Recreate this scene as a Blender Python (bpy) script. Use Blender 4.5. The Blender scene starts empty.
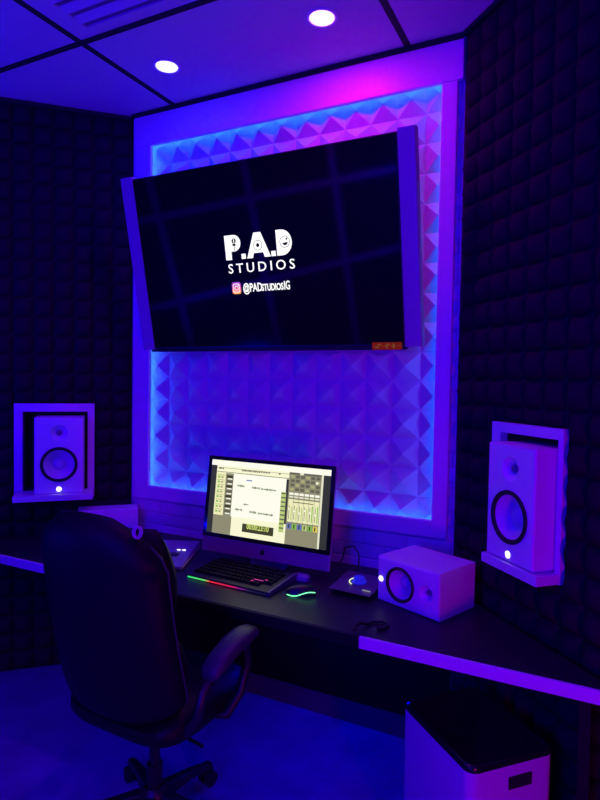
import bpy, bmesh, math, random
from mathutils import Vector, Matrix
random.seed(4)
S = bpy.context.scene
COL = S.collection
PI = math.pi
R = math.radians

# ------------------------------------------------------------------ materials
MATS = {}
def mat(name, col, rough=.5, metal=0., emis=None, es=0., bump=0., bscale=60., spec=.5, var=0., coat=0.):
    if name in MATS: return MATS[name]
    m = bpy.data.materials.new(name); m.use_nodes = True
    nt = m.node_tree; b = nt.nodes['Principled BSDF']
    b.inputs['Base Color'].default_value = (*col, 1)
    b.inputs['Roughness'].default_value = rough
    b.inputs['Metallic'].default_value = metal
    b.inputs['Specular IOR Level'].default_value = spec
    b.inputs['Coat Weight'].default_value = coat
    if emis:
        b.inputs['Emission Color'].default_value = (*emis, 1)
        b.inputs['Emission Strength'].default_value = es
    if bump or var:
        tc = nt.nodes.new('ShaderNodeTexCoord')
        n = nt.nodes.new('ShaderNodeTexNoise'); n.inputs['Scale'].default_value = bscale
        n.inputs['Detail'].default_value = 4
        nt.links.new(tc.outputs['Object'], n.inputs['Vector'])
        if bump:
            bp = nt.nodes.new('ShaderNodeBump'); bp.inputs['Strength'].default_value = bump
            bp.inputs['Distance'].default_value = .01
            nt.links.new(n.outputs['Fac'], bp.inputs['Height'])
            nt.links.new(bp.outputs['Normal'], b.inputs['Normal'])
        if var:
            r = nt.nodes.new('ShaderNodeValToRGB')
            r.color_ramp.elements[0].position = .3; r.color_ramp.elements[1].position = .7
            r.color_ramp.elements[0].color = (*[c*(1-var) for c in col], 1)
            r.color_ramp.elements[1].color = (*[min(1, c*(1+var)) for c in col], 1)
            nt.links.new(n.outputs['Fac'], r.inputs['Fac'])
            nt.links.new(r.outputs['Color'], b.inputs['Base Color'])
    MATS[name] = m
    return m
def emit(name, col, s=1.):
    return mat(name, (.0, .0, .0), .6, emis=col, es=s, spec=0.)

M_ceil = mat('ceiling_tile', (.62, .62, .64), .75, bump=.1, bscale=180)
M_gap = mat('dark_gap', (.012, .012, .015), .8)
M_white = mat('white_paint', (.8, .8, .82), .45, bump=.08, bscale=25, var=.06)
M_frame = mat('white_frame_paint', (.78, .78, .8), .42, bump=.06, bscale=14)
M_tvside = mat('grey_side_panel', (.45, .45, .47), .4)
M_diff = mat('white_relief_panel', (.6, .6, .63), .6, spec=.3)
M_foam = mat('charcoal_foam', (.026, .022, .028), .95, bump=.5, bscale=160, spec=.08)
M_dark = mat('dark_wall_paint', (.03, .03, .035), .8, bump=.2, bscale=40)
M_spk = mat('white_speaker_vinyl', (.82, .82, .84), .5, bump=.04, bscale=200)
M_cone = mat('white_cone', (.7, .7, .74), .45)
M_blk = mat('black_rubber', (.012, .012, .014), .6)
M_blkg = mat('black_gloss', (.01, .01, .012), .08)
M_screen = mat('television_glass', (.006, .006, .008), .06, spec=.6)
M_leather = mat('black_leather', (.008, .008, .009), .5, bump=.25, bscale=120, spec=.25)
M_plast = mat('black_plastic', (.014, .014, .017), .4)
M_desk = mat('black_desk_laminate', (.02, .02, .028), .42, bump=.05, bscale=30, spec=.3)
M_alu = mat('silver_aluminium', (.45, .45, .48), .35, .6)
M_led = emit('power_led', (1., .95, .85), 3.)
M_strip = emit('blue_led_strip', (.02, .13, 1.), 16.)
M_under = emit('under_desk_fill', (.0, .0, 1.), 190.)
M_bin = mat('white_bin_plastic', (.62, .6, .64), .4)
M_cable = mat('black_cable', (.01, .01, .012), .5)
M_wcable = mat('white_cable', (.6, .6, .6), .4)

def brick_wall_mat():
    m = bpy.data.materials.new('white_padded_wall'); m.use_nodes = True
    nt = m.node_tree; b = nt.nodes['Principled BSDF']
    b.inputs['Roughness'].default_value = .55
    tc = nt.nodes.new('ShaderNodeTexCoord'); mp = nt.nodes.new('ShaderNodeMapping')
    mp.inputs['Rotation'].default_value = (R(90), 0, 0)
    br = nt.nodes.new('ShaderNodeTexBrick'); br.inputs['Scale'].default_value = 1
    br.inputs['Brick Width'].default_value = .2; br.inputs['Row Height'].default_value = .065
    br.inputs['Mortar Size'].default_value = .006; br.inputs['Mortar Smooth'].default_value = .9
    br.inputs['Color1'].default_value = (.82, .82, .84, 1); br.inputs['Color2'].default_value = (.7, .7, .73, 1)
    br.inputs['Mortar'].default_value = (.68, .68, .7, 1)
    n = nt.nodes.new('ShaderNodeTexNoise'); n.inputs['Scale'].default_value = 7
    mx = nt.nodes.new('ShaderNodeMath'); mx.operation = 'SUBTRACT'
    bp = nt.nodes.new('ShaderNodeBump'); bp.inputs['Distance'].default_value = .03; bp.inputs['Strength'].default_value = .45
    L = nt.links
    L.new(tc.outputs['Object'], mp.inputs['Vector']); L.new(mp.outputs[0], br.inputs['Vector'])
    L.new(tc.outputs['Object'], n.inputs['Vector'])
    L.new(br.outputs['Color'], b.inputs['Base Color'])
    L.new(n.outputs['Fac'], mx.inputs[0]); L.new(br.outputs['Fac'], mx.inputs[1])
    L.new(mx.outputs[0], bp.inputs['Height']); L.new(bp.outputs['Normal'], b.inputs['Normal'])
    return m
M_brick = brick_wall_mat()
def carpet_mat():
    m = bpy.data.materials.new('grey_carpet'); m.use_nodes = True
    nt = m.node_tree; b = nt.nodes['Principled BSDF']; b.inputs['Roughness'].default_value = .95
    b.inputs['Specular IOR Level'].default_value = .1
    tc = nt.nodes.new('ShaderNodeTexCoord')
    n = nt.nodes.new('ShaderNodeTexNoise'); n.inputs['Scale'].default_value = 220; n.inputs['Detail'].default_value = 3
    n2 = nt.nodes.new('ShaderNodeTexNoise'); n2.inputs['Scale'].default_value = 6; n2.inputs['Detail'].default_value = 5
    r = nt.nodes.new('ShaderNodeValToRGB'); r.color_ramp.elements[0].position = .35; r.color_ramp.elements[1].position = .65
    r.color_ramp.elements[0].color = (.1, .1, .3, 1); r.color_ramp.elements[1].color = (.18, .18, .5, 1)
    a = nt.nodes.new('ShaderNodeMath'); a.operation = 'ADD'
    a2 = nt.nodes.new('ShaderNodeMath'); a2.operation = 'MULTIPLY'; a2.inputs[1].default_value = .5
    bp = nt.nodes.new('ShaderNodeBump'); bp.inputs['Strength'].default_value = .7; bp.inputs['Distance'].default_value = .01
    L = nt.links
    L.new(tc.outputs['Object'], n.inputs['Vector']); L.new(tc.outputs['Object'], n2.inputs['Vector'])
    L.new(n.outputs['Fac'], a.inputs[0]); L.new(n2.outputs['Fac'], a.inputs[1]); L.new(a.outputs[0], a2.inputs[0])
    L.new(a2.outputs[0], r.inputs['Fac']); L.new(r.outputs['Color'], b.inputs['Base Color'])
    L.new(n.outputs['Fac'], bp.inputs['Height']); L.new(bp.outputs['Normal'], b.inputs['Normal'])
    return m
M_carpet = carpet_mat()

# ------------------------------------------------------------------ mesh builder
class MB:
    def __init__(s): s.v = []; s.f = []; s.m = []
    def add(s, vs, fs, mi=0):
        o = len(s.v); s.v += [tuple(v) for v in vs]
        for f in fs: s.f.append([i+o for i in f]); s.m.append(mi)
        return s
    def box(s, x0, x1, y0, y1, z0, z1, mi=0):
        v = [(x0,y0,z0),(x1,y0,z0),(x1,y1,z0),(x0,y1,z0),(x0,y0,z1),(x1,y0,z1),(x1,y1,z1),(x0,y1,z1)]
        return s.add(v, [(0,3,2,1),(4,5,6,7),(0,1,5,4),(1,2,6,5),(2,3,7,6),(3,0,4,7)], mi)
    def quad(s, pts, mi=0): return s.add(pts, [tuple(range(len(pts)))], mi)
    def prism(s, poly, z0, z1, mi=0):
        n = len(poly)
        v = [(x,y,z0) for x,y in poly] + [(x,y,z1) for x,y in poly]
        f = [tuple(range(n-1,-1,-1)), tuple(range(n, 2*n))] + [(i,(i+1)%n,(i+1)%n+n,i+n) for i in range(n)]
        return s.add(v, f, mi)
    def prism_y(s, poly, y0, y1, mi=0):      # polygon in x,z extruded along y
        n = len(poly)
        v = [(x,y0,z) for x,z in poly] + [(x,y1,z) for x,z in poly]
        f = [tuple(range(n)), tuple(range(2*n-1, n-1, -1))] + [(i,i+n,(i+1)%n+n,(i+1)%n) for i in range(n)]
        return s.add(v, f, mi)
    def loft(s, rings, mi=0, cap=True, closed=False):
        n = len(rings[0]); v = [p for r in rings for p in r]; f = []
        K = len(rings)
        for k in range(K if closed else K-1):
            a = k*n; b = ((k+1)%K)*n
            for i in range(n): f.append((a+i, a+(i+1)%n, b+(i+1)%n, b+i))
        if cap and not closed:
            f.append(tuple(range(n-1,-1,-1))); f.append(tuple(range((K-1)*n, K*n)))
        return s.add(v, f, mi)
    def cyl(s, p0, p1, r0, r1=None, n=20, mi=0):
        r1 = r0 if r1 is None else r1
        p0 = Vector(p0); p1 = Vector(p1); d = (p1-p0).normalized()
        a = d.orthogonal().normalized(); b = d.cross(a)
        ring = lambda p, r: [p + (a*math.cos(2*PI*i/n) + b*math.sin(2*PI*i/n))*r for i in range(n)]
        return s.loft([ring(p0, r0), ring(p1, r1)], mi)
    def tube(s, pts, r, n=8, mi=0, closed=False):
        pts = [Vector(p) for p in pts]; K = len(pts); rings = []; up = None
        for k in range(K):
            if closed: t = pts[(k+1)%K] - pts[k-1]
            else: t = pts[min(k+1,K-1)] - pts[max(k-1,0)]
            t.normalize()
            if up is None: up = t.orthogonal().normalized()
            up = (up - t*up.dot(t)).normalized(); b = t.cross(up)
            rr = r[k] if isinstance(r, (list, tuple)) else r
            rings.append([pts[k] + (up*math.cos(2*PI*i/n) + b*math.sin(2*PI*i/n))*rr for i in range(n)])
        return s.loft(rings, mi, closed=closed)
    def lathe(s, prof, c=(0,0,0), axis='z', n=32, mi=0):   # prof = [(r, h)]
        rings = []
        for r, h in prof:
            ring = []
            for i in range(n):
                a = 2*PI*i/n; u, w = max(r,1e-4)*math.cos(a), max(r,1e-4)*math.sin(a)
                if axis == 'z': p = (c[0]+u, c[1]+w, c[2]+h)
                elif axis == 'y': p = (c[0]+u, c[1]+h, c[2]+w)
                else: p = (c[0]+h, c[1]+u, c[2]+w)
                ring.append(p)
            rings.append(ring)
        return s.loft(rings, mi, cap=(prof[0][0] < 1e-3 or prof[-1][0] < 1e-3) and False)
    def xf(s, M):
        s.v = [tuple(M @ Vector(v)) for v in s.v]; return s
    def build(s, name, mats, parent=None, bevel=0., seg=2, smooth=False, loc=None, fixn=True):
        me = bpy.data.meshes.new(name)
        me.from_pydata(s.v, [], s.f)
        mats = mats if isinstance(mats, (list, tuple)) else [mats]
        for m in mats: me.materials.append(m)
        me.polygons.foreach_set('material_index', s.m)
        if fixn:
            bm = bmesh.new(); bm.from_mesh(me); bmesh.ops.recalc_face_normals(bm, faces=bm.faces); bm.to_mesh(me); bm.free()
        if smooth:
            me.polygons.foreach_set('use_smooth', [True]*len(me.polygons))
            try: me.set_sharp_from_angle(angle=R(smooth if smooth is not True else 50))
            except Exception: pass
        me.update()
        o = bpy.data.objects.new(name, me); COL.objects.link(o)
        if parent: o.parent = parent
        if loc: o.location = loc
        if bevel:
            b = o.modifiers.new('bevel', 'BEVEL'); b.width = bevel; b.segments = seg; b.limit_method = 'ANGLE'; b.angle_limit = R(40)
        return o

def thing(name, label, cat, loc=(0,0,0), rz=0., group=None, rx=0.):
    o = bpy.data.objects.new(name, None); COL.objects.link(o); o.empty_display_size = .1
    o.location = loc; o.rotation_euler = (rx, 0, rz)
    o['label'] = label; o['category'] = cat
    if group: o['group'] = group
    return o
def tag(o, label, cat, group=None):
    o['label'] = label; o['category'] = cat
    if group: o['group'] = group
    return o
def struct(o, loc=None, rz=None):
    o['kind'] = 'structure'
    if loc: o.location = loc
    if rz is not None: o.rotation_euler = (0, 0, rz)
    return o
def copy_tree(o, parent=None):
    c = o.copy(); COL.objects.link(c); c.parent = parent
    for ch in list(o.children): copy_tree(ch, c)
    return c
def rrect(w, d, r, n=5, cx=0, cy=0):
    p = []
    for (sx, sy, a0) in ((1,1,0),(-1,1,90),(-1,-1,180),(1,-1,270)):
        for i in range(n+1):
            a = R(a0 + 90*i/n); p.append((cx+sx*(w/2-r)+r*math.cos(a), cy+sy*(d/2-r)+r*math.sin(a)))
    return p
def selli(a, b, e=2.6, n=36):
    out = []
    for i in range(n):
        t = 2*PI*i/n; c, s_ = math.cos(t), math.sin(t)
        out.append((a*math.copysign(abs(c)**(2/e), c), b*math.copysign(abs(s_)**(2/e), s_)))
    return out
def text_mesh(name, body, size, m, parent, x, z, y, sx=1., off=0., align='CENTER', spacing=1.):
    cu = bpy.data.curves.new(name, 'FONT'); cu.body = body; cu.size = size; cu.align_x = align
    cu.offset = off; cu.space_character = spacing; cu.extrude = .0004; cu.resolution_u = 3
    t = bpy.data.objects.new('tmp', cu); COL.objects.link(t)
    dg = bpy.context.evaluated_depsgraph_get(); dg.update()
    me = bpy.data.meshes.new_from_object(t.evaluated_get(dg))
    bpy.data.objects.remove(t); bpy.data.curves.remove(cu)
    M = Matrix.Translation((x, y, z)) @ Matrix.Rotation(R(90), 4, 'X') @ Matrix.Diagonal((sx, 1, 1, 1))
    me.transform(M); me.name = name; me.materials.clear(); me.materials.append(m)
    o = bpy.data.objects.new(name, me); COL.objects.link(o); o.parent = parent
    return o

# ------------------------------------------------------------------ room
CH = 3.05                 # ceiling height
HW = .909                 # half width of the angled monitor wall
Rp = Vector((HW, 0, 0)); Lp = Vector((-HW, 0, 0))
q = math.sqrt(.5)
LA, LB = 3.3, 2.9
V0 = Vector((0, HW, 0)); av = Vector((q, -q, 0)); bv = Vector((-q, -q, 0))
P1 = Rp + av*LA; P3 = Lp + bv*LB; P2 = V0 + av*(HW/q+LA) + bv*(HW/q+LB)
foot = [(HW+.1, .04), (P1.x+.1, P1.y), (P2.x, P2.y-.1), (P3.x-.1, P3.y), (-HW-.1, .04)]
foot = [(p[0], p[1]) for p in ((-HW,0),(P3.x,P3.y),(P2.x,P2.y),(P1.x,P1.y),(HW,0))]
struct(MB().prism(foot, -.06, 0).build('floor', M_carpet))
struct(MB().prism(foot, CH, CH+.06).build('ceiling', M_ceil))

# ceiling grid: dark joints between the panels
def clipped(p, d):       # clip line p + t d to the footprint (convex)
    t0, t1 = -99, 99; n = len(foot)
    cx = sum(a for a, b in foot)/n; cy = sum(b for a, b in foot)/n
    for i in range(n):
        a = Vector(foot[i]); b = Vector(foot[(i+1) % n]); e = b-a; nn = Vector((-e.y, e.x))
        if nn.dot(Vector((cx,cy))-a) < 0: nn = -nn
        den = nn.dot(d); num = nn.dot(a-p)
        if abs(den) < 1e-9: continue
        t = num/den
        if den > 0: t0 = max(t0, t)
        else: t1 = min(t1, t)
    return t0, t1
g = MB(); w = .014
for k in range(-3, 5):
    gx = -.610 + 1.275*k
    t0, t1 = clipped(Vector((gx, -1)), Vector((0, 1)))
    if t1 - t0 > .3: g.box(gx-w, gx+w, -1+t0+.03, -1+t1-.004, CH-.004, CH+.002)
for k in range(0, 7):
    gy = -.648 - .62*k*2
    t0, t1 = clipped(Vector((0, gy)), Vector((1, 0)))
    if t1 - t0 > .3: g.box(t0+.03, t1-.03, gy-w, gy+w, CH-.0045, CH+.002)
struct(g.build('trim_1', M_gap))
struct(MB().box(-HW+.01, HW-.01, -.03, -.001, CH-.022, CH-.001).build('trim_2', M_gap))  # black strips here and on the right wall draw the ceiling crevice's shade
cr = MB().box(.02, 3.2, -.03, -.001, CH-.02, CH-.001)
struct(cr.build('trim_3', M_gap), Rp, R(-45))

# angled back wall with a recess
RX0, RX1, RZ0, RZ1 = -.769, .815, .998, 2.862
wb = MB(); PK = .05; FX0, FX1, FZ0, FZ1 = RX0, RX1, RZ0, RZ1
RX0, RX1, RZ0, RZ1 = RX0-PK, RX1+PK, RZ0-PK, RZ1+PK
wb.box(-HW, RX0, 0, .1, 0, CH).box(RX1, HW, 0, .1, 0, CH).box(RX0, RX1, 0, .1, 0, RZ0).box(RX0, RX1, 0, .1, RZ1, CH)
wb.box(RX0, RX1, .055, .12, RZ0, RZ1)
struct(wb.build('wall_back', M_brick))
struct(MB().box(-HW+.001, HW-.001, -.012, -.0005, .1, .735).build('trim_4', mat('black_lower_panel', (.008,.008,.009), .9, spec=.1)))
struct(MB().box(-HW+.014, HW-.014, -.022, -.0005, .001, .1).build('baseboard_back', mat('dark_baseboard', (.08, .08, .09), .35)))

def wall_hole(x0, x1, hole):
    hx0, hx1, hz0, hz1 = hole
    return (MB().box(x0, hx0, 0, .1, 0, CH).box(hx1, x1, 0, .1, 0, CH)
            .box(hx0, hx1, 0, .1, 0, hz0).box(hx0, hx1, 0, .1, hz1, CH))
HR = (.335, .626, .98, 1.418)            # speaker openings, along the wall / height
HL = (-.562, -.235, .974, 1.405)
struct(wall_hole(.0, LA, HR).build('wall_right', M_dark), Rp, R(-45))
struct(wall_hole(-LB, 0, HL).build('wall_left', M_dark), Lp, R(45))
d1 = P2-P1
struct(MB().box(0, d1.length, 0, .1, 0, CH).build('wall_rear', M_dark), P1, math.atan2(d1.y, d1.x)+0).location = P1
bpy.data.objects['wall_rear'].rotation_euler = (0, 0, math.atan2(d1.y, d1.x))
# outward side of a wall running P1 -> P2 lies to its left
d2 = P3-P2
struct(MB().box(0, d2.length, 0, .1, 0, CH).build('wall_far_left', M_dark), P2, math.atan2(d2.y, d2.x))

# unseen bars added behind the camera to reflect as a grid in the television
nt_ = 5
for xx in (1.0, 1.95, 2.9, 3.85):
    struct(MB().box(xx-.035, xx+.035, -.02, -.001, .1, CH-.1).build('trim_%d' % nt_, M_tvside), P2, math.atan2(d2.y, d2.x)); nt_ += 1
for zz_ in (1.35, 2.2):
    struct(MB().box(.5, 4.2, -.034, -.0205, zz_-.035, zz_+.035).build('trim_%d' % nt_, M_tvside), P2, math.atan2(d2.y, d2.x)); nt_ += 1

# charcoal foam
def foam(x0, x1, holes, hgt=.034, c=.1, sub=4, skipf=None):
    mb = MB()
    nx = int(round((x1-x0)/c)); nz = int(CH/c)
    cz = (CH-.03)/nz
    def cell(xa, xb, za, zb, hg):
        vs = []; fs = []
        for a in range(sub+1):
            for b in range(sub+1):
                u, w_ = a/sub, b/sub
                hh = hg*max(math.sin(PI*u)*math.sin(PI*w_), 0)**.7
                vs.append((xa+u*(xb-xa), -.014-hh, za+w_*(zb-za)))
        for a in range(sub):
            for b in range(sub):
                p = a*(sub+1)+b; fs.append((p, p+sub+1, p+sub+2, p+1))
        o = len(vs)
        vs += [(xa,-.001,za),(xb,-.001,za),(xb,-.001,zb),(xa,-.001,zb)]
        n1 = sub+1
        fs += [(0, *[a*n1 for a in range(1, n1)], o+1, o), tuple([a*n1+sub for a in range(n1)]+[o+2, o+3]),
               tuple([b for b in range(n1)]+[o+3, o]), tuple([sub*n1+b for b in range(n1)]+[o+2, o+1])]
        mb.add(vs, fs)
    for i in range(nx):
        for k in range(nz):
            cells = [(x0+i*c, x0+(i+1)*c, .004+k*cz, .004+(k+1)*cz)]
            if skipf and skipf(*cells[0]): continue
            hg = hgt*random.uniform(.85, 1.12)
            for h in holes:
                out = []
                for (xa, xb, za, zb) in cells:
                    if not (xb > h[0] and xa < h[1] and zb > h[2] and za < h[3]): out.append((xa, xb, za, zb)); continue
                    if xa < h[0]: out.append((xa, h[0], za, zb)); xa = h[0]
                    if xb > h[1]: out.append((h[1], xb, za, zb)); xb = h[1]
                    if za < h[2]: out.append((xa, xb, za, h[2]))
                    if zb > h[3]: out.append((xa, xb, h[3], zb))
                cells = out
            for e_ in cells:
                if e_[1]-e_[0] > .006 and e_[3]-e_[2] > .006:
                    cell(*e_, hg*min(1, (e_[1]-e_[0])/c*1.2, (e_[3]-e_[2])/c*1.2))
    return mb
HRo = (.283, .651, .948, 1.457); HLo = (-.606, -.197, .927, 1.452)
fr = foam(.035, 3.235, [HRo]).build('acoustic_foam_sheet', M_foam, fixn=True, smooth=60); fr.location = Rp; fr.rotation_euler = (0,0,R(-45))
tag(fr, 'charcoal pyramid acoustic foam covering the wall right of the television', 'acoustic foam', 'charcoal foam wall coverings')
fl = foam(-2.81, -.01, [HLo]).build('acoustic_foam_sheet', M_foam, smooth=60)
fl.location = Lp; fl.rotation_euler = (0,0,R(45))
tag(fl, 'charcoal pyramid acoustic foam covering the wall left of the television', 'acoustic foam', 'charcoal foam wall coverings')

# relief panels in the recess
dp = MB(); NX, NZ = 13, 15
cw = (RX1-RX0-.004)/NX; chh = (RZ1-RZ0-.004)/NZ
for i in range(NX):
    for k in range(NZ):
        xa = RX0+.002+i*cw; za = RZ0+.002+k*chh; xm, zm = xa+cw/2, za+chh/2
        h1 = .038 if (i+k) % 2 == 0 else .031
        ap = (xm + random.uniform(-.006,.006), .0535-h1, zm + random.uniform(-.006,.006))
        dp.add([(xa,.0535,za),(xa+cw,.0535,za),(xa+cw,.0535,za+chh),(xa,.0535,za+chh), ap], [(0,1,4),(1,2,4),(2,3,4),(3,0,4)])
o = dp.build('relief_wall_panel', M_diff, fixn=False)
tag(o, 'white faceted pyramid wall panel set in the glowing recess behind the television', 'wall panel')

# white frame round the recess; its boards overhang the opening and hide the light strip
OX0, OX1, OZ0, OZ1 = RX0, RX1, RZ0, RZ1; RX0, RX1, RZ0, RZ1 = FX0, FX1, FZ0, FZ1
ft = thing('recess_frame', 'broad white painted frame around the blue glowing recess behind the television', 'frame', (0, 0, RZ0-.075))
zz = RZ0-.075
def fbox(nm, x0, x1, y0, y1, z0, z1, bv_=.004):
    return MB().box(x0, x1, y0, y1, z0-zz, z1-zz).build(nm, M_frame, ft, bevel=bv_)
fbox('side_board', -.885, RX0, -.022, -.001, RZ0-.075, RZ1)
fbox('side_board', RX1, .882, -.022, -.001, RZ0-.075, RZ1)
fbox('bottom_board', RX0, RX1, -.022, -.001, RZ0-.075, RZ0)
fbox('header_board', -.883, .906, -.027, -.001, RZ1, CH-.024)

st = thing('led_strip', 'glowing blue light strip hidden around the inside edge of the recess', 'led strip', (0, .01, RZ0))
def sbox(x0, x1, z0, z1):
    MB().box(x0, x1, -.004, .004, z0-RZ0, z1-RZ0).build('strip_segment', M_strip, st)
sbox(OX0+.001, OX0+.007, OZ0+.02, OZ1-.02); sbox(OX1-.007, OX1-.001, OZ0+.02, OZ1-.02)
sbox(OX0+.02, OX1-.02, OZ0+.001, OZ0+.007); sbox(OX0+.02, OX1-.02, OZ1-.007, OZ1-.001)

# ------------------------------------------------------------------ television
TVH = .861; TW = .6875
tv = thing('television', 'large wall television tilted forward showing white logo lettering on black', 'television', (.0125, -.08, 1.75), rx=R(12.06))
MB().box(-TW, TW, -.002, .03, 0, TVH).build('casing', M_plast, tv, bevel=.003)
MB().box(-.4, .4, .03, .055, .06, .6).build('rear_housing', M_plast, tv, bevel=.006)
MB().box(-TW+.006, TW-.006, -.0035, -.002, .012, TVH-.006).build('screen', M_screen, tv)
MB().box(-TW-.076, -TW-.0005, -.004, .05, -.002, TVH+.012).build('side_panel', M_tvside, tv, bevel=.003)
MB().box(TW+.0005, TW+.072, -.004, .05, -.002, TVH+.012).build('side_panel', M_tvside, tv, bevel=.003)
MB().box(-TW-.02, TW+.005, -.006, .03, -.014, -.0005).build('bottom_bezel', M_blk, tv, bevel=.002)
for x_ in (-.225, .225): MB().box(x_-.025, x_+.025, .055, .1, .25, .5).build('mount_bracket', M_plast, tv)
M_lit = emit('screen_white', (1, 1, 1), 1.15); M_off = emit('screen_black', (.0, .0, .004), 1.)
def circ(cx, cz, r, n=28, a0=0, a1=360): return [(cx+r*math.cos(R(a0+(a1-a0)*i/n)), cz+r*math.sin(R(a0+(a1-a0)*i/n))) for i in range(n if a1-a0 == 360 else n+1)]
YL = -.0042
def pz(mb, poly, y=YL, mi=0): mb.quad([(x, y, z) for x, z in poly], mi)
def ring2(mb, cx, cz, r0, r1, y=YL, mi=0, n=28):
    for i in range(n):
        a, b = 2*PI*i/n, 2*PI*(i+1)/n
        mb.quad([(cx+r0*math.cos(a), y, cz+r0*math.sin(a)), (cx+r1*math.cos(a), y, cz+r1*math.sin(a)), (cx+r1*math.cos(b), y, cz+r1*math.sin(b)), (cx+r0*math.cos(b), y, cz+r0*math.sin(b))], mi)
# lettering placed in TV-local metres; X from -.6875, Z from 0
LS = .84; lx, lz, H_ = -.175, .425, .135       # left and bottom of P.A.D
lg = MB()
def L2(px, pz_): return (lx+px*LS, lz+pz_*LS)
pz(lg, [L2(*p) for p in [(0,0),(.04,0),(.04,.135),(0,.135)]])
pz(lg, [L2(*p) for p in [(.0402,.045),(.06,.045)]+[(.06+.045*math.cos(a), .09+.045*math.sin(a)) for a in [R(-80+17*i) for i in range(10)]]+[(.06,.135),(.0402,.135)]])
pz(lg, [L2(*p) for p in [(.104,0),(.132,0),(.132,.028),(.104,.028)]])
pz(lg, [L2(*p) for p in [(.14,0),(.178,0),(.186,.026),(.245,.026),(.253,0),(.292,0),(.238,.135),(.193,.135)]])
pz(lg, [L2(*p) for p in [(.296,0),(.324,0),(.324,.028),(.296,.028)]])
pz(lg, [L2(*p) for p in [(.332,0),(.365,0)]+[(.365+.062*math.cos(R(-90+15*i)), .0675+.0675*math.sin(R(-90+15*i))) for i in range(1,12)]+[(.365,.135),(.332,.135)]])
lg.build('logo_lettering', M_lit, tv, fixn=False)
Y2 = YL-.0005
ic = MB(); pz(ic, circ(*L2(.062,.102), .012), Y2); pz(ic, [L2(*p) for p in [(.052,.075),(.072,.075),(.072,.1),(.052,.1)]], Y2)
pz(ic, [L2(*p) for p in [(.060,.05),(.064,.05),(.064,.075),(.060,.075)]], Y2)
ic.build('microphone_symbol', M_off, tv, fixn=False)
ic = MB(); ring2(ic, *L2(.215,.066), .021, .0235, Y2); pz(ic, circ(*L2(.215,.066), .0085), Y2)
ic.build('record_symbol', M_off, tv, fixn=False)
ic = MB(); ring2(ic, *L2(.384,.07), .0235, .026, Y2); pz(ic, circ(*L2(.386,.067), .0135, 14, 190, 360), Y2); pz(ic, circ(*L2(.396,.084), .005, 10), Y2)
ic.build('dial_symbol', M_off, tv, fixn=False)
mc = MB()
pz(mc, [L2(*p) for p in [(.052,.088),(.072,.088),(.072,.091),(.052,.091)]], Y2-.0003)
pz(mc, [L2(*p) for p in [(.059,.094),(.065,.094),(.065,.112),(.059,.112)]], Y2-.0003)
mc.build('logo_symbol_highlights', M_lit, tv, fixn=False)
text_mesh('lettering', 'STUDIOS', .062, M_lit, tv, lx+.186, lz-.062, YL, sx=1.08, off=.0004, spacing=1.45)
# social icon with pink to orange gradient
def grad():
    m = bpy.data.materials.new('icon_gradient'); m.use_nodes = True; nt = m.node_tree
    b = nt.nodes['Principled BSDF']; b.inputs['Base Color'].default_value = (0,0,0,1); b.inputs['Emission Strength'].default_value = 1.
    tc = nt.nodes.new('ShaderNodeTexCoord'); sp = nt.nodes.new('ShaderNodeSeparateXYZ'); r = nt.nodes.new('ShaderNodeValToRGB')
    nt.links.new(tc.outputs['Generated'], sp.inputs[0]); nt.links.new(sp.outputs['Z'], r.inputs['Fac'])
    e = r.color_ramp.elements; e[0].color = (1,.42,.06,1); e[1].color = (.35,.08,.75,1)
    k = e.new(.45); k.color = (.9,.08,.25,1)
    nt.links.new(r.outputs['Color'], b.inputs['Emission Color']); return m
icx, icz = lx+.042, lz-.133
pg = MB(); pg.quad([(icx+x, YL, icz+z) for x, z in rrect(.05, .056, .012)]); pg.build('social_icon', grad(), tv, fixn=False)
pg = MB(); ring2(pg, icx, icz, .008, .011, Y2)
out = rrect(.038, .042, .011); inn = rrect(.032, .036, .009)
for i in range(len(out)):
    j = (i+1) % len(out)
    pg.quad([(icx+out[i][0], Y2, icz+out[i][1]), (icx+out[j][0], Y2, icz+out[j][1]), (icx+inn[j][0], Y2, icz+inn[j][1]), (icx+inn[i][0], Y2, icz+inn[i][1])])
pz(pg, circ(icx+.012, icz+.013, .0025, 8), Y2)
pg.build('social_icon_outline', M_lit, tv, fixn=False)
text_mesh('lettering', '@PAD', .055, M_lit, tv, lx+.078, icz-.02, YL, sx=.66, off=.0012, align='LEFT')
text_mesh('lettering', 'STUDIOS', .044, M_lit, tv, lx+.18, icz-.02, YL, sx=.66, off=.0012, align='LEFT')
text_mesh('lettering', 'IG', .055, M_lit, tv, lx+.300, icz-.02, YL, sx=.6, off=.0012, align='LEFT')
sk = MB(); sk.box(.54, .675, -.0078, -.0066, -.012, .02, 0)
random.seed(8)
for i in range(13): sk.box(.546+i*.0098, .546+i*.0098+random.uniform(.003,.007), -.0082, -.0079, -.006+random.choice((0,.012)), .004+random.choice((0,.01)), 1)
sk.build('red_sticker', [emit('red_caption', (.4,.02,.02), .35), emit('orange_caption', (.5,.2,.08), .35)], tv)  # sticker colours carry a faint glow of their own

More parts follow.
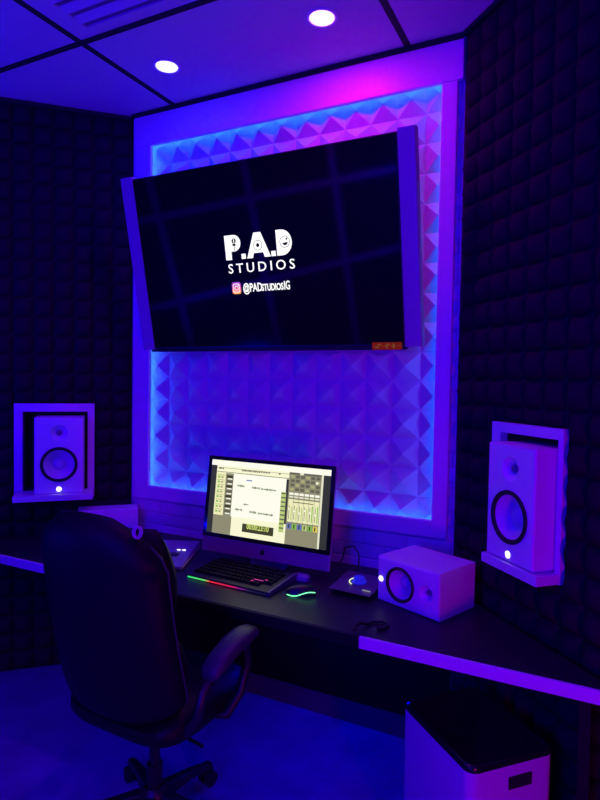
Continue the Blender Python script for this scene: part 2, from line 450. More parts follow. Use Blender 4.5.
# ------------------------------------------------------------------ speakers
def face_hole(mb, x0, x1, z0, z1, cx, cz, r, y, n=32):
    outer = []; inner = []
    for i in range(n):
        a = 2*PI*i/n; c, s_ = math.cos(a), math.sin(a)
        tx = ((x1-cx)/c if c > 0 else (x0-cx)/c) if abs(c) > 1e-9 else 1e9
        tz = ((z1-cz)/s_ if s_ > 0 else (z0-cz)/s_) if abs(s_) > 1e-9 else 1e9
        t = min(tx, tz); outer.append((cx+c*t, y, cz+s_*t)); inner.append((cx+c*r, y, cz+s_*r))
    mb.add(outer+inner, [(i,(i+1)%n,n+(i+1)%n,n+i) for i in range(n)])
    for (X, Z) in ((x0,z0),(x1,z0),(x1,z1),(x0,z1)):   # corner fillers
        A = math.atan2(Z-cz, X-cx) % (2*PI); i = int(A/(2*PI/n)); p, p2 = outer[i % n], outer[(i+1) % n]
        mb.add([p, (X, y, Z), p2], [(0,1,2)])
def make_speaker(name, label, w, h, d, group=None):
    t = thing(name, label, 'speaker', group=group)
    k = h/.39; wr = .088*k if w/h > .6 else .08*k
    wr = w*.385; wz = h*.385; tz_ = h*.80; tr = w*.175; b = .008
    mb = MB(); zs = wz+wr+ (tz_-tr-wz-wr)/2
    face_hole(mb, -w/2+b, w/2-b, b, zs, 0, wz, wr, 0)
    face_hole(mb, -w/2+b, w/2-b, zs, h-b, 0, tz_, tr, 0)
    rg = lambda ww, z0, z1, y: [(-ww, y, z0), (ww, y, z0), (ww, y, z1), (-ww, y, z1)]
    mb.loft([rg(w/2-b, b, h-b, 0), rg(w/2-b*.3, b*.3, h-b*.3, b*.3), rg(w/2, 0, h, b), rg(w/2, 0, h, d-b), rg(w/2-b, b, h-b, d)], cap=False)
    mb.quad(rg(w/2-b, b, h-b, d))
    mb.build('cabinet', M_spk, t)
    MB().lathe([(tr, 0), (tr*.9, .006), (tr*.6, .016), (tr*.33, .022)], (0, 0, tz_), 'y').build('tweeter_waveguide', M_spk, t, smooth=True)
    MB().lathe([(tr*.36, .02), (tr*.27, .012), (tr*.1, .008), (0, .0075)], (0, 0, tz_), 'y', 20).build('tweeter_dome', mat('grey_dome', (.2,.2,.23), .3), t, smooth=True)
    MB().lathe([(wr, .001), (wr*.99, -.005), (wr*.93, -.008), (wr*.86, -.006), (wr*.82, .002), (wr*.88, .012), (wr, .012)], (0, 0, wz), 'y', 40).build('woofer_surround', M_blk, t, smooth=True)
    MB().lathe([(wr*.85, .002), (wr*.6, .024), (wr*.34, .042), (wr*.32, .034), (wr*.22, .026), (wr*.1, .022), (0, .0215)], (0, 0, wz), 'y', 40).build('woofer_cone', M_cone, t, smooth=True)
    MB().cyl((0, -.0015, h*.062), (0, .002, h*.062), .0115*k**.5, n=16).build('power_light', M_led, t)
    f = MB()
    for i in range(3):
        a = R(90+120*i); f.box(-.0008, .0008, -.0006, .0004, 0, .006)
        f.v[-8:] = [tuple(Matrix.Translation((w*.0,0,wz+wr*.13)) @ Matrix.Rotation(a,4,'Y') @ Vector(v)) for v in f.v[-8:]]
    return t
def wallpt(o, ang, x, y, z):
    return tuple(o + Matrix.Rotation(ang, 3, 'Z') @ Vector((x, y, 0)) + Vector((0, 0, z)))
G = 'wall mounted white studio monitors'
s1 = make_speaker('studio_monitor', 'white studio monitor standing in the wall frame on the right foam wall', .24, .40, .2, G)
s1.location = wallpt(Rp, R(-45), .498, -.115, .9885); s1.rotation_euler = (0, 0, R(-45))
s2 = copy_tree(s1); s2['label'] = 'white studio monitor standing in the wall frame on the left foam wall'
s2.location = wallpt(Lp, R(45), -.372, -.16, .981); s2.rotation_euler = (0, 0, R(45))
s3 = make_speaker('desktop_studio_monitor', 'white studio monitor lying on its side on the right of the desk', .172, .285, .235)
# lie it on its side: speaker top goes to +x, its width becomes the height
yaw = R(-22)
M3 = Matrix.Translation((.962, -.485, .7505)) @ Matrix.Rotation(yaw, 4, 'Z') @ Matrix.Translation((-.285, 0, .0865)) @ Matrix.Rotation(R(90), 4, 'Y')
s3.matrix_world = M3

def make_niche(name, label, x0, x1, z0, z1, hole, o, ang, sx0, sx1, sy, sz0, sz1, dirlow=0):
    t = thing(name, label, 'speaker frame', wallpt(o, ang, 0, 0, 0), ang, 'white wall frames with speaker shelves')
    b = .03
    bars = [(x0, hole[0], z0, z1), (hole[1], x1, z0, z1), (hole[0], hole[1], hole[3], z1), (hole[0], hole[1], z0, hole[2])]
    for i, (a, c, e, f) in enumerate(bars):
        MB().box(a, c, -.034, -.0005, e, f).build('frame_board', M_frame, t, bevel=.002)
    n = MB(); h = hole; e = .001
    n.box(h[0]+e, h[0]+.006, 0, .12, h[2]+e, h[3]-e).box(h[1]-.006, h[1]-e, 0, .12, h[2]+e, h[3]-e)
    n.box(h[0]+.006, h[1]-.006, 0, .12, h[3]-.006, h[3]-e).box(h[0]+.006, h[1]-.006, 0, .12, h[2]+e, h[2]+.006).box(h[0]+e, h[1]-e, .12, .126, h[2]+e, h[3]-e)
    n.build('niche_lining', M_dark, t)
    MB().box(sx0, sx1, -sy, -.0345, sz0, sz1).build('shelf', M_frame, t, bevel=.002)
    return t
make_niche('speaker_frame', 'white frame with shelf around the speaker on the right foam wall', .285, .649, .95, 1.455, HR, Rp, R(-45), .365, .649, .125, .953, .986)
make_niche('speaker_frame', 'white frame with shelf around the speaker on the left foam wall', -.603, -.2, .93, 1.449, HL, Lp, R(45), -.59, -.205, .19, .949, .98)

# ------------------------------------------------------------------ desk
DY = -.722
M_deskf = mat('black_desk_edge', (.008, .008, .01), .6, spec=.2)
dk = thing('studio_desk', 'long black desk with white front edging built across the angled corner', 'desk', (0, 0, 0))
e = .006
ext = -DY
def dx(y, m=.062): return HW - y - m*1.5     # wall x at depth y, minus the foam thickness
top = [(-dx(-.026), -.026), (-dx(DY+.014), DY+.014), (dx(DY+.014), DY+.014), (dx(-.026), -.026)]
MB().prism(top, .711, .75).build('desktop', M_desk, dk, bevel=.002)
xe = dx(DY)
MB().box(.752, xe, DY, DY+.0135, .709, .7495).build('edge_strip', M_frame, dk, bevel=.003)
MB().box(-xe, -.745, DY, DY+.0135, .709, .7495).build('edge_strip', M_frame, dk, bevel=.003)
MB().box(-.7445, .7515, DY, DY+.0135, .709, .7495).build('front_edge', M_deskf, dk, bevel=.003)
for sx in (-1, 1):
    MB().box(sx*1.43-.015, sx*1.43+.015, -.70, -.60, .0, .7105).build('leg_panel', M_deskf, dk)
MB().box(-.86, .86, -.05, -.03, .66, .7105).build('wall_batten', M_plast, dk)

MB().box(.1, .72, -.222, -.214, .7065, .7105).build('light_strip', M_under, dk)  # unseen blue strip, added to brighten the carpet below

# ------------------------------------------------------------------ desktop computer
ty = R(-7.5)
im = thing('desktop_computer', 'silver all-in-one computer with bright recording software on its screen', 'computer', (.142, -.30, .7505))
W2 = .325
scn = MB()
tilt = math.atan2(.06, .445)
mon = Matrix.Translation((0, -.02, .05)) @ Matrix.Rotation(-tilt, 4, 'X')
def part(mb, name, m, parent=im, **k):
    mb.xf(mon); return mb.build(name, m, parent, **k)
part(MB().box(-W2, W2, 0, .012, 0, .44), 'casing', M_alu, bevel=.004)
part(MB().loft([[(x*.98, .012, .22+z*.98) for x, z in selli(W2, .215, 6)], [(x*.75, .028, .22+z*.75) for x, z in selli(W2, .215, 4)], [(x*.35, .04, .22+z*.35) for x, z in selli(W2, .215, 3)]]), 'rear_shell', M_alu, smooth=True)
part(MB().box(-W2+.001, W2-.001, -.0025, -.0003, .068, .439), 'bezel', M_blkg, bevel=.001)
apple = MB(); ac = []
for i in range(24):
    a = 2*PI*i/24; r = .0125*(1+.06*math.cos(2*a)); x, z = r*math.cos(a)*.95, r*math.sin(a)
    dxx = x-.0155
    if math.hypot(dxx, z-.001) < .0065:
        n_ = Vector((dxx, z-.001)).normalized()*.0065; x, z = .0155+n_.x, .001+n_.y
    ac.append((x, .034+z))
apple.prism_y(ac, -.0012, -.0004)
apple.prism_y([(.0, .0475), (.001, .0525), (.006, .0555), (.005, .050)], -.0012, -.0004)
part(apple, 'emblem', M_blk)
# screen picture
PW, PH = 2*(W2-.02), .335; PX, PZ = -W2+.02, .087
cols = dict(white=(1,.99,.86), cream=(.86,.85,.5), pale=(.95,.94,.66), grey=(.13,.125,.095), mid=(.27,.26,.17), dark=(.035,.035,.045), ink=(.05,.05,.03), green=(.22,.5,.08), lime=(.5,.62,.2), olive=(.42,.41,.2), blue=(.12,.18,.5), amber=(.75,.6,.1), line=(.8,.8,.6))
keys = list(cols); ms = [emit('ui_'+k, cols[k], 1.) for k in keys]
def U(u0, v0, u1, v1, c, lay=0):
    y = -.003-.00025*lay
    scn.quad([(PX+u0*PW, y, PZ+(1-v1)*PH), (PX+u1*PW, y, PZ+(1-v1)*PH), (PX+u1*PW, y, PZ+(1-v0)*PH), (PX+u0*PW, y, PZ+(1-v0)*PH)], keys.index(c))
U(0,0,1,1,'dark'); U(0,0,1,.075,'white',1); U(.05,.075,.675,.17,'pale',1); U(.05,.1,.675,.106,'mid',2); U(.05,.155,.675,.163,'grey',2)
for i in range(11): U(.27+i*.015, .1, .27+i*.015+.011, .125, 'ink' if i % 3 else 'mid', 3)
for a in (.44,.46,.48,.5,.59,.07,.08,.1): U(a, .1, a+.012, .122, 'ink', 3)
U(.05,.17,.135,.75,'cream',1); U(.135,.17,.205,.75,'mid',1); U(.205,.17,.655,.75,'white',1); U(.05,.75,.215,1,'mid',1); U(.215,.75,.675,1,'pale',1)
for i in range(8):
    v = .2+i*.067; U(.06, v, .125, v+.008, 'olive', 2); U(.065, v+.02, .085, v+.045, 'green', 2); U(.095, v+.02, .115, v+.045, 'olive', 2); U(.145, v, .2, v+.034, 'grey' if i % 2 else 'ink', 2); U(.155,v+.04,.195,v+.055,'white',2)
U(.32,.235,.37,.25,'blue',2)
def wave(u0, u1, v):
    n = int((u1-u0)/.0052)
    for i in range(n):
        h = random.uniform(.004, .017); U(u0+i*.0052, v-h, u0+i*.0052+.0042, v+h, 'ink' if i % 4 else 'green', 2)
wave(.24,.31,.325); wave(.37,.445,.33); wave(.45,.575,.335); wave(.31,.36,.565); wave(.24,.305,.645); wave(.365,.43,.655); wave(.44,.57,.66)
U(.62,.34,.66,.86,'lime',2)
for i in range(9): U(.622, .35+i*.056, .658, .368+i*.056, 'grey', 3)
U(.315,.82,.58,.93,'ink',2)
U(.675,.075,.93,1,'mid',1); U(.675,.075,.93,.1,'grey',2); U(.93,.075,.945,1,'line',1)
for r_ in range(4):
    for c_ in range(6): U(.69+c_*.04, .11+r_*.055, .72+c_*.04, .145+r_*.055, 'grey' if (r_+c_) % 3 else 'olive', 2)
U(.76,.075,.79,.1,'line',3); U(.89,.17,.905,.2,'white',3)
for c_ in range(6):
    a = .685+c_*.041
    U(a,.335,a+.034,.365,'white',2); U(a,.38,a+.034,.4,'line',2); U(a-.002,.42,a+.036,.71,'cream',2)
    U(a+.006,.5,a+.01,.68,'ink',3); U(a+.003,.54+.02*(c_%3),a+.014,.56+.02*(c_%3),'white',4)
    U(a+.022,.52 if c_ < 4 else .48,a+.03,.69,'lime' if c_ < 4 else 'green',3); U(a,.73,a+.034,.8,['blue','green','blue','lime','green','amber'][c_],2); U(a+.01,.74,a+.02,.79,'ink',3)
U(.72,.45,.88,.46,'ink',3)
scn.xf(mon); so = scn.build('screen', ms, im, fixn=False)
tm = text_mesh('counter_digits', '00:00:23:10', .034, emit('ui_digits', (.7,.8,.2), 1.), im, PX+.4475*PW, PZ+.135*PH-.006, -.0042, sx=.72, off=.0006)
tm.data.transform(mon)
# stand
ps = MB(); prof = [(-.02, .0), (-.018, .006), (.03, .008), (.055, .02), (.075, .06), (.07, .19), (.062, .19), (.066, .065), (.05, .028), (.02, .0)]
ps.loft([[(sx*.1, y, z) for y, z in prof] for sx in (-1, 1)])
ps.build('stand', M_alu, im, bevel=.002)
# hinge block joining stand and shell
MB().box(-.06, .06, .035, .068, .15, .2).build('hinge', M_alu, im)

cab = MB().tube([(.44,-.25,.80),(.47,-.22,.83),(.52,-.2,.85),(.565,-.17,.83),(.59,-.14,.79),(.585,-.12,.757),(.56,-.05,.757)], .0035)
# ------------------------------------------------------------------ keyboard
kb = thing('keyboard', 'black keyboard with green to red light strip before the computer', 'keyboard', (.107, -.545, .7505), R(-3))
MB().loft([[(x, -.005, z) for x, z in ((-.2,0),(.2,0),(.2,.014),(-.2,.014))], [(x, .215, z) for x, z in ((-.2,0),(.2,0),(.2,.03),(-.2,.03))]]).build('keyboard_body', mat('keyboard_case', (.015,.015,.018), .5), kb, bevel=.003)
MB().loft([[(x, -.006, z) for x, z in ((.2002,0),(.212,0),(.212,.016),(.2002,.016))], [(x, .216, z) for x, z in ((.2002,0),(.212,0),(.212,.032),(.2002,.032))]]).build('side_rim', mat('grey_rim', (.14,.13,.15), .4), kb, bevel=.002)
ky = MB(); random.seed(3)
def keyz(y): return .0145+.016*(y+.005)/.22
for r_ in range(6):
    y0 = .03+r_*.03; x = -.192
    wd = [.0165]*21 if r_ else [.02,.02,.02,.1,.02,.02,.02,.02,.0165,.0165,.0165,.0165]
    for w_ in wd:
        if x+w_ > .192: break
        if r_ == 5 and int((x+.2)*100) % 9 == 0: x += .012; continue
        z = keyz(y0+.012)
        ky.loft([[(x+a, y0+b, z-.001) for a, b in ((0,0),(w_,0),(w_,.026),(0,.026))], [(x+.002+a*(w_-.004), y0+.002+b*.021, z+.008) for a, b in ((0,0),(1,0),(1,1),(0,1))]])
        x += w_+.0022
ky.build('keycaps', mat('matte_keys', (.008,.008,.01), .7, spec=.2), kb)
def rgb():
    m = bpy.data.materials.new('rainbow_strip'); m.use_nodes = True; nt = m.node_tree
    b = nt.nodes['Principled BSDF']; b.inputs['Base Color'].default_value = (0,0,0,1); b.inputs['Emission Strength'].default_value = 1.2
    tc = nt.nodes.new('ShaderNodeTexCoord'); sp = nt.nodes.new('ShaderNodeSeparateXYZ'); r = nt.nodes.new('ShaderNodeValToRGB')
    nt.links.new(tc.outputs['Generated'], sp.inputs[0]); nt.links.new(sp.outputs['X'], r.inputs['Fac'])
    e = r.color_ramp.elements; e[0].color = (.02,.7,.2,1); e[1].color = (.005,.005,.04,1)
    for p, c in ((.22,(.1,.6,.15,1)),(.3,(.6,.02,.03,1)),(.6,(.5,.01,.1,1)),(.68,(.15,.01,.2,1)),(.8,(.01,.01,.05,1))):
        k = e.new(p); k.color = c
    nt.links.new(r.outputs['Color'], b.inputs['Emission Color']); return m
MB().box(-.198, .198, -.0085, -.0055, .003, .008).build('light_strip', rgb(), kb)
lk = MB(); 
for (a, b_, w_) in ((.095,.06,.045),(.14,.075,.012),(.09,.045,.012)): lk.box(a, a+w_, b_, b_+.004, keyz(b_)+.0085, keyz(b_)+.0095)
lk.build('lit_keys', emit('pink_key_light', (.8,.05,.45), .9), kb)

# ------------------------------------------------------------------ mouse
ms_ = thing('computer_mouse', 'black computer mouse with a curved green glowing line', 'mouse', (.415, -.478, .7505), R(-62))
rings = []
for t in [0, .06, .2, .4, .6, .8, .94, 1]:
    y = -.06+.12*t; wv = .033*math.sin(PI*(.06+.88*t))**.45*(1-.12*math.sin(PI*t)); hh = .006+.032*math.sin(PI*(.1+.75*t))**.8
    if t in (0, 1): wv *= .6; hh *= .5
    rings.append([(wv*math.cos(a), y, .0 if math.sin(a) < 0 else hh*math.sin(a)**.8) for a in [2*PI*i/24 for i in range(24)]])
MB().loft(rings).build('mouse_body', M_plast, ms_, smooth=True)
MB().cyl((-.005, .038, .033), (.005, .038, .033), .008, n=14).build('scroll_wheel', M_blk, ms_)
gpts = []
for i in range(19):
    t = i/18; y = -.056+.112*t; gpts.append((.012+.024*math.sin(PI*(.12+.8*t))**.6-.004*math.sin(2*PI*t), y, .009+.006*t-.007*math.sin(2*PI*t)))
MB().tube(gpts, .0014, 6).build('green_light', emit('green_light', (.15,1.,.35), 3.), ms_)

# ------------------------------------------------------------------ volume controller
vc = thing('monitor_controller', 'small square volume controller with blue lit round knob on the desk', 'audio controller', (.600, -.318, .7505), R(-4))
MB().loft([[(x,y,z) for x,y,z in ((-.088,-.0535,0),(.088,-.0535,0),(.088,.0535,0),(-.088,.0535,0))], [(-.09,-.1,.02),(.09,-.1,.02),(.09,.1,.034),(-.09,.1,.034)]]).build('controller_base', M_plast, vc, bevel=.002)
MB().loft([[(-.09,-.1,.0205),(.09,-.1,.0205),(.09,.1,.0345),(-.09,.1,.0345)], [(-.088,-.0535,.0255),(.088,-.0535,.0255),(.088,.0535,.0395),(-.088,.0535,.0395)]]).build('controller_top', mat('grey_metal', (.13,.13,.15), .4), vc, bevel=.001)
MB().lathe([(.03,0),(.03,.006),(.023,.008),(.023,.02),(.02,.023),(0,.023)], (0, 0, .031), 'z', 28).build('knob', mat('blue_lit_knob', (.1,.1,.3), .3, emis=(.01,.02,1.), es=.4), vc, smooth=35)
ar = [(.04*math.cos(R(a)), .04*math.sin(R(a)), .0345+.04*math.sin(R(a))*.07) for a in range(140, 250, 8)]
MB().tube(ar, .0016, 6).build('ring_light', emit('ring_light', (.8,.85,.6), 1.5), vc)
for i in range(4):
    MB().box(.045+i*.009, .051+i*.009, -.07, -.064, .027, .0295).build('button', emit('button_light', (.5,.5,.55), .6), vc)

# flat interface box left of the keyboard
ai = thing('audio_interface', 'flat silver box with two tiny white lights, left of the keyboard', 'audio interface', (-.17, -.485, .7505), R(23))
MB().loft([[(-.25,0,0),(0,0,0),(0,.34,0),(-.25,.34,0)], [(-.25,0,.018),(0,0,.018),(0,.34,.038),(-.25,.34,.038)]]).build('interface_body', M_alu, ai, bevel=.004)
for x in (-.075, -.05):
    MB().box(x, x+.016, .2, .205, .0305, .0325).build('indicator_light', emit('indicator', (.9,.9,1.), 2.), ai)
MB().box(-.14, -.05, .12, .17, .0245, .0285).build('button_pad', M_plast, ai)
MB().box(.0005, .003, .012, .33, .006, .012).build('edge_trim', mat('pale_trim', (.8,.7,.7), .3), ai)

wbx = MB().box(-.28, .03, -.17, -.056, 0, .135).build('white_box', M_white, bevel=.004)
wbx.location = wallpt(Lp, R(45), 0, 0, .7505); wbx.rotation_euler = (0, 0, R(45))
tag(wbx, 'plain white box on the desk in the left corner behind the office chair', 'box')

# little cable end on the desk
o = MB().tube([(.728,-.70,.757),(.728,-.685,.768),(.735,-.665,.772),(.745,-.65,.766),(.748,-.63,.7565),(.76,-.6,.7565),(.79,-.585,.7565),(.815,-.6,.7565),(.81,-.63,.7565),(.79,-.645,.7565)], [.006,.0065,.006,.0055,.005,.005,.005,.005,.007,.006]).build('audio_cable', M_cable)
tag(o, 'short black cable curled at the desk front edge beside the white edging', 'cable')
o = MB().tube([(.475,-.262,.7585),(.5,-.25,.757),(.53,-.215,.76),(.545,-.18,.80),(.53,-.14,.84),(.49,-.10,.86),(.44,-.08,.84),(.42,-.06,.78),(.40,-.05,.7565)], .0035).build('power_cable', M_cable)
tag(o, 'thin black cable looping up behind the right side of the computer', 'cable')
o = MB().loft([[(.30+x, -.415+y, z) for x, y in rrect(.07,.045,.015)] for z in (.7505,.765)] + [[(.30+x*.7, -.415+y*.7, .774) for x, y in rrect(.07,.045,.015)]])
o = o.xf(Matrix.Translation((.045,.09,0))).build('usb_hub', mat('grey_plastic', (.35,.35,.38), .4), smooth=40)
tag(o, 'small pale rounded hub on the desk under the computer screen edge', 'hub')

# ------------------------------------------------------------------ waste bin
bn = thing('storage_bin', 'white bin with glossy black lid and cut-out handle under the right desk end', 'bin', (1.116, -.638, 0), R(-43))
BW, BD, BH = .37, .305, .517
body = MB()
hz0, hz1, hy0, hy1 = .425, .465, -.045, .045
pts = rrect(BW, BD, .032, 6)
body.loft([[(x*.97, y*.97, 0.0) for x, y in pts], [(x*.99, y*.99, .01) for x, y in pts], [(x, y, BH-.018) for x, y in pts]])
ob = body.build('bin_body', M_bin, bn, smooth=40)
MB().loft([[(x*1.0, y*1.0, BH-.0175) for x, y in pts], [(x*1.0, y*1.0, BH-.004) for x, y in pts], [(x*.985, y*.98, BH) for x, y in pts], [(x*.94, y*.92, BH+.001) for x, y in pts], [(x*.93, y*.905, BH-.003) for x, y in pts]]).build('lid', mat('black_gloss_lid', (.01, .01, .012), .16), bn, smooth=60)
MB().box(BW/2-.0005, BW/2+.002, -.018, .066, .428, .466).build('handle_shade_plate', M_blk, bn, bevel=.001)  # black plate on the face draws the shaded inside of the cut-out

# ------------------------------------------------------------------ office chair
oc = thing('office_chair', 'black leather high-back office chair with its back to the room', 'chair', (.06, -.92, 0), R(-2))
seatc = MB(); rr = []
for z, s_, yo in ((.427,.86,0),(.438,.95,0),(.46,1.,0),(.49,1.0,0),(.52,.95,0),(.535,.82,0),(.538,.6,0)):
    rr.append([(x*s_, .04+y*s_, z + (.0 if z < .5 else -.03*(abs(y)/.26)**3)) for x, y in selli(.255, .26, 4.5, 40)])
seatc.loft(rr).build('seat', M_leather, oc, smooth=60)
bk = MB(); rings = []
N = 22
for i in range(N+1):
    t = i/N; z = .488+.692*t
    wv = .262*(1-.05*t)
    if t < .16: wv *= (.42+.58*math.sin(PI/2*t/.16)**.7)
    if t > .82: wv *= max(.45, math.cos(PI/2*((t-.82)/.18)*.72))
    th = .062 if .1 < t < .9 else .062*max(.35, math.sin(PI*min(t, 1-t)/.2)**.5 if 0 < t < 1 else .3)
    yc = -.19-.13*t-.02*math.sin(PI*t)
    ring = []
    for x, y in selli(wv, th, 3, 40):
        ring.append((x, yc+y + .07*(x/.26)**2, z - (.035*(x/.26)**2 if t > .8 else 0)))
    rings.append(ring)
bk.loft(rings).build('backrest', M_leather, oc, smooth=60)
# front cushions of the back
cu_ = MB()
for (z0, z1) in ((.56,.82),(.80,1.13)):
    rg_ = []
    for i in range(13):
        t = i/12; z = z0+(z1-z0)*t; tt = (z-.488)/.692; yc = -.19-.13*tt-.02*math.sin(PI*tt)+.06
        b_ = max(.12, math.sin(PI*(.03+.94*t)))**.5
        rg_.append([(x*(.62+.38*b_), yc+y*b_+.07*(x/.26)**2, z) for x, y in selli(.238, .05, 3, 28)])
    cu_.loft(rg_)
cu_.build('back_cushion', M_leather, oc, smooth=60)
pp = []
for s_ in (-1, 1):
    pts_ = []
    for i in range(3, 21):
        t = i/N; z = .488+.692*t; wv = .262*(1-.05*t)
        if t < .16: wv *= (.42+.58*math.sin(PI/2*t/.16)**.7)
        if t > .82: wv *= max(.45, math.cos(PI/2*((t-.82)/.18)*.72))
        yc = -.19-.13*t-.02*math.sin(PI*t)
        pts_.append((s_*(wv+.001), yc+.012+.07*(wv/.26)**2, z - (.035*(wv/.26)**2 if t > .8 else 0)))
    MB().tube(pts_, .0035, 6).build('piping', mat('grey_piping', (.04,.04,.05), .5), oc, smooth=True)
for s_ in (-1, 1):
    pad = []
    P = [(-.075,.64,.02,.014),(-.065,.65,.036,.022),(-.02,.67,.042,.026),(.06,.695,.044,.026),(.13,.703,.043,.025),(.172,.702,.036,.02),(.186,.698,.02,.012)]
    for y, z, a, b_ in P: pad.append([(s_*.29+x, y, z+zz_) for x, zz_ in selli(a, b_, 2.6, 20)])
    MB().loft(pad).build('armrest', mat('armrest_leather', (.05,.045,.055), .45, bump=.2, bscale=120), oc, smooth=60)
    sp_ = MB()
    path = [(s_*.24,-.12,.47),(s_*.285,-.12,.53),(s_*.29,-.1,.6),(s_*.29,-.04,.64),(s_*.29,.08,.672),(s_*.29,.14,.66),(s_*.29,.155,.6),(s_*.285,.12,.5),(s_*.27,.06,.445),(s_*.2,.04,.44)]
    sp_.tube(path, .017, 10).build('arm_support', M_plast, oc, smooth=True)
MB().box(-.11, .11, -.12, .14, .38, .4265).build('tilt_mechanism', M_plast, oc, bevel=.01)
MB().cyl((0,0,.06), (0,0,.22), .028, n=20).cyl((0,0,.22), (0,0,.381), .019, n=20).build('gas_cylinder', M_plast, oc, smooth=40)
MB().tube([(.08,-.02,.4),(.2,-.05,.395),(.26,-.06,.397)], .006).build('height_lever', M_plast, oc)
MB().lathe([(.05,.075),(.055,.09),(.05,.125),(.034,.14)], (0,0,0), 'z', 24).build('base_hub', M_plast, oc, smooth=40)
for k in range(5):
    a = R(80+72*k); c, s_ = math.cos(a), math.sin(a); Mx = Matrix.Rotation(a, 4, 'Z')
    lg_ = MB().loft([[(.035,y,z) for y,z in ((-.027,.078),(.027,.078),(.022,.125),(-.022,.125))], [(.16,y,z) for y,z in ((-.021,.08),(.021,.08),(.016,.108),(-.016,.108))], [(.27,y,z) for y,z in ((-.017,.066),(.017,.066),(.013,.086),(-.013,.086))]])
    lo = lg_.xf(Mx).build('leg', M_plast, oc, bevel=.004)
    cs = MB().cyl((.258,-.026,.029),(.258,-.008,.029),.028,n=20).cyl((.258,.008,.029),(.258,.026,.029),.028,n=20).cyl((.258,-.008,.03),(.258,.008,.03),.01,n=12).cyl((.258,0,.03),(.258,0,.07),.008,n=10).box(.236,.28,-.0075,.0075,.04,.062)
    cs.xf(Mx).build('caster', M_blk, lo, smooth=40)

# looped pale cable hung over the chair back
cp = []
for i in range(40):
    t = i/39; a = 2*PI*2*t-PI/2
    cp.append((.228+.008*math.cos(a)+.016*t, -1.21+.009*math.cos(a), 1.142+.017*math.sin(a)))
o = MB().tube(cp, .0028, 6).build('looped_cable', M_wcable, smooth=True)
tag(o, 'small loop of pale cable hooked over the top of the office chair', 'cable')

# ------------------------------------------------------------------ ceiling things
def downlight(x, y, col, name_m, label, group='round ceiling downlights'):
    t = thing('ceiling_downlight', label, 'ceiling light', (x, y, CH), group=group)
    MB().lathe([(.062, -.0005), (.064, -.004), (.055, -.007), (.05, -.004), (.05, -.0005)], (0,0,0), 'z', 32).build('trim_ring', M_frame, t, smooth=40)
    MB().cyl((0,0,-.006), (0,0,-.001), .0495, n=32).build('lens', emit(name_m, col, 1.), t)
    return t
downlight(-.393, -.342, (1.3, 1.3, 3.), 'blue_lens', 'round glowing ceiling downlight above the left half of the television')
downlight(.411, -.365, (3., 1.1, 3.), 'magenta_lens', 'round pink-white ceiling downlight above the right half of the television')
vt = thing('ceiling_vent', 'square slatted air vent in the ceiling panel at the top left', 'vent', (-.2, -1.02, CH))
MB().box(-.31, .31, .29, .31, -.012, -.0008).box(-.31, .31, -.31, -.29, -.012, -.0008).box(-.31, -.29, -.29, .29, -.012, -.0008).box(.29, .31, -.29, .29, -.012, -.0008).build('vent_frame', M_ceil, vt)
MB().box(-.29, .29, -.29, .29, -.003, -.0008).build('backing', mat('grey_backing', (.2,.2,.22), .7), vt)
for k in range(8):
    y = -.25+k*.07
    MB().add([(-.29,y-.02,-.004),(.29,y-.02,-.004),(.29,y+.016,-.016),(-.29,y+.016,-.016),(-.29,y-.02,-.0055),(.29,y-.02,-.0055),(.29,y+.016,-.0175),(-.29,y+.016,-.0175)], [(0,1,2,3),(7,6,5,4),(0,4,5,1),(1,5,6,2),(2,6,7,3),(3,7,4,0)]).build('slat', M_ceil, vt)

# ------------------------------------------------------------------ lights
BLUE = (.004, .0, 1.); MAG = (.62, .0, 1.)
def lamp(kind, name, loc, col, power, size=.1, rot=(0,0,0), spread=None):
    l = bpy.data.lights.new(name, kind); l.color = col; l.energy = power
    if kind == 'AREA': l.shape = 'DISK'; l.size = size
    if kind == 'POINT': l.shadow_soft_size = size
    if kind == 'SPOT': l.shadow_soft_size = size; l.spot_size = spread; l.spot_blend = .6
    o = bpy.data.objects.new(name, l); COL.objects.link(o); o.location = loc; o.rotation_euler = rot
    return o
lamp('AREA', 'downlight_and_fill', (-.393, -.342, CH-.012), (0, 0, 1), 6.5, .09)
lamp('AREA', 'downlight_and_fill', (.411, -.365, CH-.012), (.8, 0, 1), 4.4, .09)
lamp('AREA', 'downlight_and_fill', (-.4, -3.3, CH-.012), (1, 0, .3), 4.5, .09)  # unseen red fill added overhead behind the camera
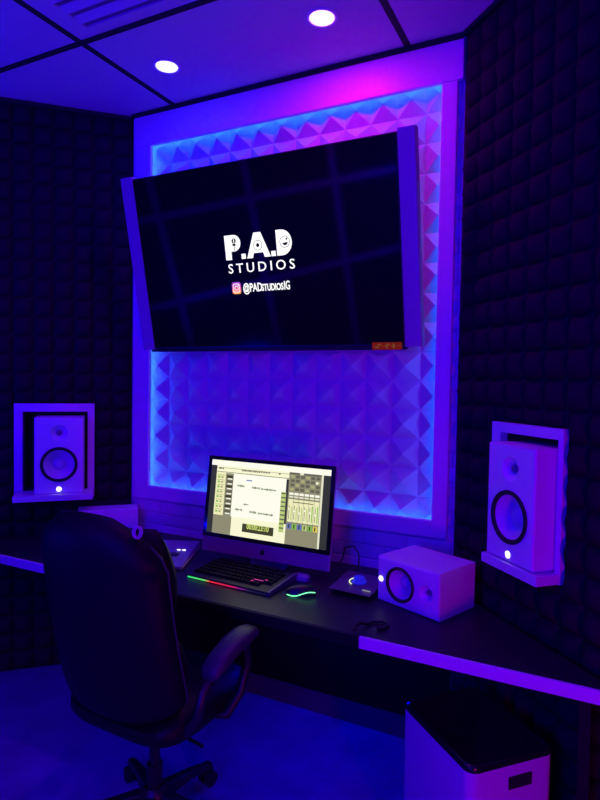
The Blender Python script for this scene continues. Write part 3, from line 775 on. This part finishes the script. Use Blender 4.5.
lamp('AREA', 'upward_fill', (-1.5, -2.2, .85), (0, 0, 1), 50, .4, (PI, 0, 0))  # added upward fill to brighten the ceiling, no fixture of the room
lamp('AREA', 'upward_fill', (1.9, -1.9, 1.7), (0, 0, 1), 6, .4, (PI, 0, 0))  # second added fill, aimed up at the right of the ceiling
lamp('POINT', 'room_fill', (.75, -3.6, 1.6), (0, 0, 1), 140, .2)  # unseen blue fill added behind the camera
lamp('POINT', 'room_fill', (.2, -3.9, 2.2), (0, 0, 1), 100, .2)  # another added blue fill, higher and farther back
lamp('POINT', 'room_fill', (3.0, -2.6, 2.4), (.35, 0, 1), 34, .2)  # added violet fill off to the right, out of view
lamp('POINT', 'room_fill', (2.2, -2.2, .6), (1, 0, .6), 19, .1)  # added magenta fill, low on the right, to tint bin and desk edge
w_ = bpy.data.worlds.new('world'); S.world = w_; w_.use_nodes = True
w_.node_tree.nodes['Background'].inputs['Color'].default_value = (.002, .001, .02, 1)
w_.node_tree.nodes['Background'].inputs['Strength'].default_value = .3

# ------------------------------------------------------------------ camera
yaw_, pitch_, roll_, f_ = 2.0356, -.0352, .0164, 579.0
fw = Vector((math.cos(yaw_)*math.cos(pitch_), math.sin(yaw_)*math.cos(pitch_), math.sin(pitch_)))
r0 = Vector((math.sin(yaw_), -math.cos(yaw_), 0)); u0 = r0.cross(fw)
rr_ = math.cos(roll_)*r0 + math.sin(roll_)*u0; uu = -math.sin(roll_)*r0 + math.cos(roll_)*u0
cam = bpy.data.cameras.new('camera'); cam.sensor_width = 36; cam.sensor_fit = 'AUTO'; cam.lens = f_*36/800; cam.clip_start = .02
co = bpy.data.objects.new('camera', cam); COL.objects.link(co)
Mc = Matrix((rr_, uu, -fw)).transposed().to_4x4(); Mc.translation = (1.4163, -2.5096, 1.6)
co.matrix_world = Mc
S.camera = co
S.view_settings.view_transform = 'Standard'; S.view_settings.look = 'None'; S.view_settings.gamma = 1; S.view_settings.use_curve_mapping = False
S.view_settings.exposure = 0.
